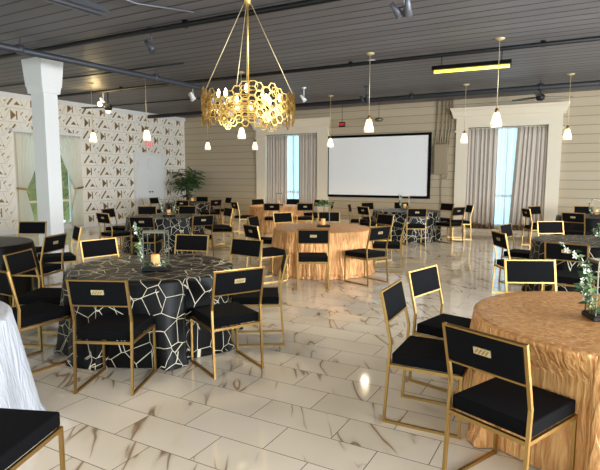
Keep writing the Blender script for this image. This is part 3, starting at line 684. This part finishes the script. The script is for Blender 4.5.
# ------------------------------------------------------------------ where each chair stands: x, y, heading, label, group
CHAIRS = [
    (-3.013, 2.632, 24.5, 'largest black velvet chair in the left foreground, back plate towards us, before the patterned table', 'chairs around the front left black table'),
    (-2.510, 3.327, 61.8, 'black chair with back plate at the right near side of the front left patterned table', 'chairs around the front left black table'),
    (-3.335, 4.553, 177.3, 'black chair facing us at the far right side of the front left patterned table', 'chairs around the front left black table'),
    (-4.074, 4.594, -163.9, 'black chair facing us behind the front left patterned table, right of its lantern', 'chairs around the front left black table'),
    (-4.510, 3.917, -102.3, 'black chair facing us behind the front left patterned table, left of its lantern', 'chairs around the front left black table'),
    (-4.384, 3.051, -64.3, 'black chair facing right between the plain black table and the front left patterned table', 'chairs around the front left black table'),
    (-7.392, 4.817, -150.3, 'black chair facing us beyond the plain black table at the left edge, before the drape', 'chairs around the plain black table'),
    (-5.797, 3.916, 110.2, 'black chair with back plate between the plain black table and the front left patterned table', 'chairs around the plain black table'),
    (-6.361, 4.629, 151.9, 'black chair seen edge on just right of the column foot, facing the plain black table', 'chairs around the plain black table'),
    (-0.263, 2.650, -23.9, 'largest black velvet chair in the right foreground, back plate towards us, before the gold table', 'chairs around the front right gold table'),
    (-0.812, 3.216, -88.5, 'nearer of two black chairs on the left side of the front right gold table', 'chairs around the front right gold table'),
    (-0.812, 3.872, -104.0, 'farther of two black chairs on the left side of the front right gold table', 'chairs around the front right gold table'),
    (-0.254, 4.550, -152.7, 'black chair facing us at the far side of the front right gold table', 'chairs around the front right gold table'),
    (-0.090, 6.446, -9.6, 'black chair with its back to us just behind the orchids of the front right table', 'chairs around the right black patterned table'),
    (-0.705, 7.132, -59.4, 'black chair with back plate facing right at the left of the right patterned table', 'chairs around the right black patterned table'),
    (-0.755, 8.165, -104.5, 'black chair facing us left of the right patterned table, behind the plated one', 'chairs around the right black patterned table'),
    (-0.307, 8.902, -147.4, 'black chair facing us at the far side of the right black patterned table', 'chairs around the right black patterned table'),
    (-0.079, 11.736, -18.9, 'black chair with back plate at the near side of the far right black table', 'chairs around the far right black table'),
    (0.057, 13.955, -171.3, 'black chair against the right wall at the far side of the far right black table', 'chairs around the far right black table'),
    (-0.880, 12.600, -62.0, 'small black chair with back plate facing right, in front of the right curtained window', 'chairs around the far right black table'),
    (-0.808, 13.412, -124.0, 'small black chair facing left-forward, just right of the curtained window opening', 'chairs around the far right black table'),
    (-3.346, 11.541, 27.7, 'black chair with back plate square to us at the black table before the screen', 'chairs around the table before the screen'),
    (-3.365, 9.050, 152.6, 'black chair facing the middle gold table from beyond it, on the right', 'chairs around the middle gold table'),
    (-4.405, 11.578, -31.0, 'black chair at the left near side of the black table before the screen', 'chairs around the table before the screen'),
    (-4.919, 13.073, -118.2, 'black chair under the screen, left of the two at the far side of its table', 'chairs around the table before the screen'),
    (-4.291, 13.621, -158.5, 'black chair under the screen, right of the two at the far side, beside the lantern', 'chairs around the table before the screen'),
    (-4.978, 12.199, -75.0, 'black chair seen edge on below the screen, alone left of the table', 'chairs around the table before the screen'),
    (-3.273, 13.676, 153.9, 'black chair facing us under the electrical box', 'chairs around the table before the screen'),
    (-2.750, 12.400, 62.0, 'black chair with back plate facing left, right side of the table before the screen', 'chairs around the table before the screen'),
    (-2.689, 13.210, 121.5, 'black chair seen edge on in front of the left taupe curtain of the right window', 'chairs around the table before the screen'),
    (-3.274, 6.343, 29.6, 'black chair with back plate square to us in front of the middle gold table', 'chairs around the middle gold table'),
    (-4.116, 6.459, -27.3, 'black chair with back plate facing right, left near side of the middle gold table', 'chairs around the middle gold table'),
    (-4.859, 7.644, -79.2, 'black chair left of the middle gold table, behind the plated one, facing right', 'chairs around the middle gold table'),
    (-4.923, 8.568, -118.1, 'black chair facing us at the far left side of the middle gold table', 'chairs around the middle gold table'),
    (-4.323, 9.113, -150.0, 'black chair facing us at the far side of the middle gold table, behind its lantern', 'chairs around the middle gold table'),
    (-2.744, 7.046, 68.0, 'black chair at the right near side of the middle gold table, seat turned left', 'chairs around the middle gold table'),
    (-2.779, 8.125, 106.3, 'black chair seen side on at the right of the middle gold table, behind another', 'chairs around the middle gold table'),
    (-8.684, 13.342, -124.5, 'leftmost black chair of the far gold table, against the tan wall', 'chairs around the far gold table'),
    (-7.272, 11.751, 26.7, 'black chair with back plate at the near left side of the far gold table', 'chairs around the far gold table'),
    (-7.921, 13.829, -171.4, 'black chair in front of the bright sheer curtain, far side of the far gold table', 'chairs around the far gold table'),
    (-6.560, 12.200, 35.0, 'black chair with back plate at the near right side of the far gold table', 'chairs around the far gold table'),
    (-7.050, 13.750, 165.0, 'black chair at the far right side of the far gold table, behind the trailing plant', 'chairs around the far gold table'),
    (-6.420, 13.100, 108.0, 'black chair turned left at the right end of the far gold table', 'chairs around the far gold table'),
    (-6.858, 6.780, 26.9, 'black chair with its back to us right behind the front left lantern', 'chairs around the second black patterned table'),
    (-6.292, 7.485, 68.3, 'black chair with back plate at the right near side of the second black patterned table', 'chairs around the second black patterned table'),
    (-8.807, 8.737, -134.9, 'black chair facing us beyond the second black patterned table, before the white door', 'chairs around the second black patterned table'),
    (-8.169, 9.267, -157.8, 'black chair facing us beyond the second black patterned table, under the plant', 'chairs around the second black patterned table'),
    (-8.000, 7.084, -9.8, 'nearer of two black chairs by the patterned wall, its back plate showing', 'chairs around the second black patterned table'),
    (-8.814, 7.900, -77.2, 'farther of two black chairs by the patterned wall, facing the second patterned table', 'chairs around the second black patterned table'),
    (-7.110, 9.188, 151.1, 'black chair facing us at the far right side of the second black patterned table', 'chairs around the second black patterned table'),
    (-10.499, 13.789, 154.3, 'black chair at the far right side of the farthest black table, against the tan wall', 'chairs around the farthest black table'),
    (-8.271, 11.801, -30.1, 'black chair with small back plate facing the far gold table from its left', 'chairs around the far gold table'),
    (-11.457, 13.821, -156.9, 'black chair facing us beyond the farthest black table, right of the plant', 'chairs around the farthest black table'),
    (-9.962, 12.516, 77.3, 'black chair with its back to us at the right side of the farthest black table', 'chairs around the farthest black table'),
    (-6.693, 8.815, 124.6, 'black chair seen edge on, right end of the second black patterned table', 'chairs around the second black patterned table'),
    (-11.850, 11.950, -42.0, 'small black chair in front of the white door, nearer of two edge on', 'chairs around the farthest black table'),
    (-12.100, 12.600, -85.0, 'small black chair in front of the white door, farther of two edge on', 'chairs around the farthest black table'),
    (-10.435, 11.808, 31.0, 'black chair on the near side of the farthest black table, below the plant', 'chairs around the farthest black table'),
    (-2.650, 4.029, 122.3, 'black chair seen side on, right of the front left patterned table, seat turned left', 'chairs around the front left black table'),
    (-3.929, 2.545, -1.3, 'black chair cut by the left edge, seat next to the front left patterned table', 'chairs around the front left black table'),
    (-2.190, 1.180, 21.2, 'black seat of a chair cut by the lower left corner, before the white table', 'chairs around the white table'),
]
# ------------------------------------------------------------------ tables
ZT = .71
TABLES = dict(A=(-3.52, 3.53), R=(.16, 3.52), G=(-3.76, 7.62), B=(-6.76, 3.62), G2=(.17, 7.75), H=(.25, 12.7), C=(-7.7, 8.12), F=(-3.85, 12.5), E=(-7.75, 12.7), D=(-11.0, 12.75), L=(-3.55, 1.28))
def round_table(key, m, label, r=.755, flare=.07, folds=15, amp=.055, seed=1, crinkle=0.0):
    x, y = TABLES[key]; rg = random.Random(seed)
    ks = [(rg.randint(int(folds * .6), int(folds * 1.3)), rg.uniform(0, 6.28), rg.uniform(.5, 1)) for _ in range(4)]
    def fold(a): 
        s = sum(w * math.sin(k * a + p) for k, p, w in ks) / sum(w for _, _, w in ks)
        return s
    rings = [(0.02, ZT), (.2, ZT), (.4, ZT), (.55, ZT), (.66, ZT), (r - .03, ZT), (r - .010, ZT - .003), (r, ZT - .012), (r + .003, ZT - .03)] + [(None, t) for t in (.06, .12, .2, .3, .4, .5, .6, .7, .8, .9, .96, 1.0)]
    n = 216; b = MB(); V = []
    def reach(a):  # the hanging cloth is pressed in where a chair's seat front touches it
        best = 9.0; dx, dy = math.cos(a), math.sin(a)
        for ch in CHAIRS:
            px, py, h = ch[0] - x, ch[1] - y, R(ch[2])
            if px * px + py * py > 2.6: continue
            ex, ey = math.cos(h), math.sin(h)
            o = (-(px * ex + py * ey), -(-px * ey + py * ex)); d = (dx * ex + dy * ey, -dx * ey + dy * ex)
            t0, t1 = 0.0, 9.0
            for k_, (lo, hi) in enumerate(((-.235, .235), (-.26, .262))):
                if abs(d[k_]) < 1e-6:
                    if not lo < o[k_] < hi: t1 = -1
                    continue
                p, q = sorted(((lo - o[k_]) / d[k_], (hi - o[k_]) / d[k_])); t0 = max(t0, p); t1 = min(t1, q)
            if t0 < t1: best = min(best, t0)
        return best - .006
    lim0 = [reach(2 * PI * i / n) for i in range(n)]
    lim = [min(lim0[(i + k) % n] for k in (-1, 0, 1)) for i in range(n)]
    for R0, z in rings:
        row = []
        for i in range(n):
            a = 2 * PI * i / n
            if R0 is None:
                t = z; rr = r + .003 + flare * t + amp * (t ** .7) * (fold(a) + .25) + (.02 * (t > .95)); zz = ZT - .03 - (ZT - .036) * t
            else: rr, zz = R0, z
            if crinkle and R0 is None: rr += crinkle * (math.sin(61 * a + 2 * math.sin(5 * a) + 3 * t) + math.sin(89 * a + 4 * t)) * t ** .5
            if zz < .70 and rr > lim[i]: k_ = min(1.0, (.70 - zz) / .16); rr = rr + (lim[i] - rr) * k_
            row.append(b.bm.verts.new((rr * math.cos(a), rr * math.sin(a), zz)))
        V.append(row)
    b.bm.faces.new(V[0])
    for A, B in zip(V, V[1:]):
        for i in range(n):
            f = b.bm.faces.new((A[i], A[(i + 1) % n], B[(i + 1) % n], B[i])); f.smooth = True
    root = empty('round_table', (x, y, 0), 0, label, 'table')
    b.build('tablecloth', m, root)
    b = MB(); b.lathe([(0, ZT - .03), (r - .035, ZT - .03), (r - .03, ZT - .022), (r - .03, ZT - .010), (r - .035, ZT - .005), (0, ZT - .005)], n=48); b.build('tabletop', 'stem', root)
    return root
round_table('A', 'cloth_black', 'round table at front left in black cloth with pale cracked lines, blossom lantern on it', seed=3)
round_table('R', 'cloth_gold', 'round gold cloth table at the right edge of the picture, front row', seed=4, folds=22, amp=.03, crinkle=.006)
round_table('G', 'cloth_gold', 'round gold cloth table in the middle of the room, plant lantern on it', .80, .04, 26, .05, 5, .016)
round_table('B', 'cloth_plain', 'plain black cloth round table cut by the left edge, before the column', seed=6)
round_table('G2', 'cloth_black', 'black patterned round table just behind the front right gold table', seed=7)
round_table('H', 'cloth_plain', 'black cloth round table at the far right, lantern and candle on it', seed=8)
round_table('C', 'cloth_black', 'black patterned round table directly behind the front left one', seed=9)
round_table('F', 'cloth_black', 'black patterned round table in front of the screen, right of the gold tables', .81, .04, 15, .05, 10)
round_table('E', 'cloth_gold', 'far gold cloth round table before the far curtained window', seed=11, folds=20, crinkle=.01)
round_table('D', 'cloth_black', 'farthest black patterned round table, near the potted plant', seed=12)
round_table('L', 'cloth_white', 'white satin cloth round table cut by the left edge in the foreground', .77, .10, 16, .045, 13)

# ------------------------------------------------------------------ chairs
def chair_proto():
    root = empty('banquet_chair', (0, 0, 0), 0, '', 'chair')
    T = .017; hx = .209; mw = 'gold'
    def kink(z):  # y of the stile at height z
        return -.23 + (.035) * z / .53 if z < .53 else -.195 - .07 * (z - .53) / .312
    for s in (-1, 1):
        b = MB(); b.sweep([(s * hx, -.23, .0), (s * hx, -.195, .53), (s * hx, -.265, .842)], T, T, up=(1, 0, 0)); b.build('leg', mw, root)
    for s in (-1, 1):
        b = MB(); b.sweep([(s * hx, .236, .0), (s * hx, .236, .386)], T, T, up=(1, 0, 0)); b.build('leg', mw, root)
    for s in (-1, 1):
        b = MB(); b.bb((s * hx - T / 2, -.22, 0), (s * hx + T / 2, .2265, T)); b.build('runner', mw, root)
    b = MB()
    for s in (-1, 1): b.bb((s * hx - T / 2 + .001, -.195, .366), (s * hx + T / 2 - .001, .2265, .386))
    b.bb((-hx + T / 2, -.215, .366), (hx - T / 2, -.196, .386)); b.bb((-hx + T / 2, .226, .366), (hx - T / 2, .245, .386))
    b.build('seat_frame', mw, root)
    b = MB(); b.rbox((-.206, -.186, .387), (.206, .246, .458), .012, 3); b.build('seat', 'velvet', root)
    # backrest panel leaning with the stiles
    ang = math.atan2(.07, .312); rot = Matrix.Rotation(ang, 3, 'X')
    zc = .742; yc = kink(zc)
    b = MB(); b.rbox((-hx + T / 2 + .001, -.013, -.088), (hx - T / 2 - .001, .013, .088), .006, 2)
    bmesh.ops.transform(b.bm, matrix=Matrix.Translation((0, yc, zc)) @ rot.to_4x4(), verts=b.bm.verts[:]); b.build('backrest', 'velvet', root)
    for z in (.835, .648):
        b = MB(); b.box((0, kink(z), z), (2 * hx - T, .019, .010), rot); b.build('back_rail', mw, root)
    b = MB(); b.box((0, 0, 0), (.088, .006, .034), None, 0)
    for k in range(4): b.box((-.027 + k * .018, -.004, 0), (.006, .004, .026), Matrix.Rotation(R(38), 3, 'Y'), 1)
    bmesh.ops.transform(b.bm, matrix=Matrix.Translation((0, kink(.75) - .0165, .75)) @ rot.to_4x4(), verts=b.bm.verts[:])
    b.build('back_plate', ['plate', 'gold'], root)
    return root
CP = chair_proto(); freeze(CP)
for i, (x, y, h, lb, grp) in enumerate(CHAIRS):
    o = CP if i == 0 else copy_tree(CP)
    o.location = (x, y, 0); o.rotation_euler = (0, 0, R(h)); o['label'] = lb; o['group'] = grp

# ------------------------------------------------------------------ centrepieces
def lantern_proto():
    root = empty('lantern', (0, 0, 0), 0, '', 'lantern', 'metal frame lanterns on the tables')
    b = MB(); b.rbox((-.11, -.08, 0), (.11, .08, .028), .004, 2); b.bb((-.102, -.072, .028), (.102, .072, .034)); b.build('tray', 'black_metal', root)
    for sx in (-1, 1):
        for sy in (-1, 1):
            b = MB(); b.sweep([(sx * .095, sy * .065, .03), (sx * .095, sy * .065, .345)], .007, .007); b.build('post', 'silver', root)
    b = MB(); b.sweep([(-.095, -.065, .345), (.095, -.065, .345), (.095, .065, .345), (-.095, .065, .345)], .009, .012, closed=True, up=(0, 0, 1)); b.build('top_frame', 'silver', root)
    return root
def candle_proto():
    root = empty('candle', (0, 0, 0), 0, '', 'candle', 'pillar candles in the lanterns')
    b = MB(); b.lathe([(0, 0), (.037, 0), (.04, .006), (.04, .098), (.036, .105), (.02, .1), (0, .098)], n=20); b.build('wax', 'candle', root)
    b = MB(); b.sweep([(0, 0, .095), (.001, 0, .115)], .003, sides=6); b.build('wick', 'black_metal', root)
    return root
LP = lantern_proto(); freeze(LP); CA = candle_proto(); freeze(CA)
LANT = [((-3.33, 3.40), 28, 'on the front left black patterned table'), ((-3.76, 7.68), 28, 'on the middle gold table, trailing plant on top'),
        ((-3.95, 12.75), 28, 'on the black table before the screen'), ((-7.56, 8.12), 25, 'on the second black patterned table from the front left'),
        ((-7.66, 12.75), 28, 'on the far gold table before the curtained window'), ((-10.95, 12.85), 20, 'on the farthest black patterned table near the plant'),
        ((.26, 12.75), 10, 'on the far right black table'), ((.16, 3.50), 24, 'on the front right gold table at the picture edge')]
for i, ((x, y), h, lb) in enumerate(LANT):
    o = LP if i == 0 else copy_tree(LP); o.location = (x, y, ZT + .001); o.rotation_euler.z = R(h); o['label'] = 'open metal frame lantern ' + lb
    c = CA if i == 0 else copy_tree(CA); a = R(h); c.location = (x - .01 * math.cos(a), y - .01 * math.sin(a), ZT + .036); c['label'] = 'cream pillar candle in the lantern ' + lb
def bunch(name, loc, rotz, label, cat, spec, group=None):
    """spec: list of (stem points, n leaves, n blossoms, leaf size)"""
    root = empty(name, loc, rotz, label, cat, group); rg = random.Random(int(abs(loc[0] * 100)) + 3)
    st, lf, bl = MB(), MB(), MB(); nb = 0
    for pts, nl, nf, ls in spec:
        pts = [Vector((p[0], p[1], max(p[2], .006))) for p in pts]; st.sweep(pts, .005, sides=5)
        def at(t):
            k = t * (len(pts) - 1); i = min(int(k), len(pts) - 2); return pts[i].lerp(pts[i + 1], k - i)
        C_ = lambda v: Vector((v.x, v.y, max(v.z, .005)))
        for q in range(nl):
            p = at(rg.uniform(.05, 1)); d = Vector((rg.uniform(-1, 1), rg.uniform(-1, 1), rg.uniform(-.5, .8))).normalized(); w = d.orthogonal().normalized()
            s = ls * rg.uniform(.7, 1.2); up = Vector((0, 0, .15 * s))
            lf.poly([C_(v) for v in (p, p + d * s * .4 + w * s * .28 + up, p + d * s, p + d * s * .4 - w * s * .28 + up)], rg.randint(0, 1))
        for q in range(nf):
            p = at(.25 + .75 * (q + .5) / nf) + Vector((rg.uniform(-1, 1), rg.uniform(-1, 1), rg.uniform(-.5, 1))) * .012; nb += 1
            ax = Vector((rg.uniform(-1, 1), rg.uniform(-1, .1), rg.uniform(-.3, .6))).normalized(); u = ax.orthogonal().normalized(); v = ax.cross(u)
            for k in range(5):
                a = 2 * PI * k / 5; e = u * math.cos(a) + v * math.sin(a); f = u * math.cos(a + .5) + v * math.sin(a + .5); g = u * math.cos(a - .5) + v * math.sin(a - .5)
                bl.poly([p, p + g * .012 + ax * .003, p + e * .02 + ax * .005, p + f * .012 + ax * .003])
    st.build('stem', 'leaf_light', root); lf.build('foliage', ['leaf', 'leaf_light'], root)
    if nb: bl.build('blossoms', 'petal', root)
    else: bl.bm.free()
def orch(s=1.0): return [([(-.1, -.03, 0), (-.12, -.03, .12 * s), (-.14, -.04, .26 * s), (-.17, -.05, .38 * s)], 22, 9, .05), ([(-.08, -.05, 0), (-.13, -.06, .1 * s), (-.13, -.06, .22 * s)], 22, 7, .05), ([(-.06, -.06, 0), (.02, -.075, .03), (.09, -.07, .025)], 22, 2, .04), ([(-.06, .05, 0), (.02, .07, .03), (.09, .06, .03)], 16, 1, .04)]
bunch('flower_arrangement', (-3.33, 3.40, ZT + .036), R(28), 'white blossom and green sprig arrangement in the lantern on the front left black table', 'flowers', orch(), 'sprigs in the lanterns')
bunch('flower_arrangement', (-7.56, 8.12, ZT + .036), R(25), 'green and white sprig arrangement in the lantern on the second black patterned table', 'flowers', orch(.9) + [([(.1, .0, 0), (.13, -.02, .16), (.15, -.02, .3)], 20, 8, .05)], 'sprigs in the lanterns')
bunch('flower_arrangement', (-3.95, 12.75, ZT + .036), R(28), 'trailing white orchid sprig at the left of the lantern before the screen', 'flowers', orch(.9), 'sprigs in the lanterns')
bunch('flower_arrangement', (.16, 3.50, ZT + .036), R(24), 'white orchid spray with green leaves leaning left out of the front right lantern', 'flowers', [([(-.1, -.04, 0), (-.14, -.05, .15), (-.15, -.06, .27), (-.24, -.08, .36), (-.32, -.06, .42)], 14, 12, .05), ([(-.1, -.06, 0), (-.13, -.07, .12), (-.15, -.08, .25)], 34, 9, .055), ([(-.09, .02, 0), (-.13, .03, .12), (-.14, .02, .3)], 26, 8, .055), ([(-.06, -.06, 0), (.05, -.07, .04)], 20, 2, .05)], 'sprigs in the lanterns')
bunch('flower_arrangement', (.22, 7.86, ZT + .002), 0, 'low white and green flower cluster on the black table behind the front right gold table', 'flowers', [([(0, 0, 0), (-.05, -.03, .09), (-.08, -.04, .15)], 24, 8, .06), ([(.02, 0, 0), (.06, -.04, .1), (.1, -.03, .18)], 24, 8, .06), ([(0, .02, 0), (0, .05, .14), (.02, .06, .24)], 24, 7, .06)], 'sprigs in the lanterns')
bunch('flower_arrangement', (.26, 12.75, ZT + .036), R(10), 'pale sprig beside the candle on the far right black table', 'flowers', orch(.7), 'sprigs in the lanterns')
bunch('trailing_plant', (-3.76, 7.68, ZT + .355), R(28), 'small green trailing plant lying on top of the lantern on the middle gold table', 'plant', [([(-.05, -.02, 0), (-.02, -.03, .05), (.03, -.04, .06)], 30, 0, .075), ([(.0, .02, 0), (.06, -.02, .045), (.11, -.04, .01)], 30, 0, .075), ([(0, 0, 0), (-.07, -.04, .04), (-.12, -.05, .0)], 24, 0, .07)])

# potted plant in the corner
root = empty('potted_plant', (-12.45, 14.35, 0), 0, 'tall leafy green potted plant in the corner where the patterned wall ends', 'plant')
b = MB(); b.lathe([(0, 0), (.19, 0), (.25, .42), (.27, .46), (.24, .46), (.22, .40), (0, .39)], n=24); b.build('pot', 'pot', root)
rg = random.Random(21); st, lf = MB(), MB()
for k in range(16):
    a = rg.uniform(0, 6.28); l = rg.uniform(.2, .52); zt = rg.uniform(.95, 1.78)
    pts = [Vector((0, 0, .39)), Vector((.25 * l * math.cos(a), .25 * l * math.sin(a), .39 + (zt - .39) * .6)), Vector((l * math.cos(a), l * math.sin(a), zt))]
    st.sweep(pts, .016, sides=6)
    for q in range(14):
        t = rg.uniform(.4, 1); p = pts[1].lerp(pts[2], (t - .3) / .7 if t > .3 else 0)
        d = Vector((math.cos(a + rg.uniform(-1.6, 1.6)), math.sin(a + rg.uniform(-1.6, 1.6)), rg.uniform(-.5, .4))).normalized(); w = d.cross(Vector((0, 0, 1))).normalized(); s = rg.uniform(.24, .38); n_ = w.cross(d)
        m = rg.choice((0, 0, 1)); e1 = [p + d * s * .35 + w * s * .2 + n_ * .02, p + d * s * .75 + w * s * .13 + n_ * .015]; e2 = [p + d * s * .35 - w * s * .2 + n_ * .02, p + d * s * .75 - w * s * .13 + n_ * .015]; tip = p + d * s - Vector((0, 0, .03))
        lf.poly([p, e1[0], e1[1], tip, p + d * s * .5], m); lf.poly([p, p + d * s * .5, tip, e2[1], e2[0]], m)
st.build('stems', 'stem', root); lf.build('foliage', ['leaf', 'leaf_light'], root)
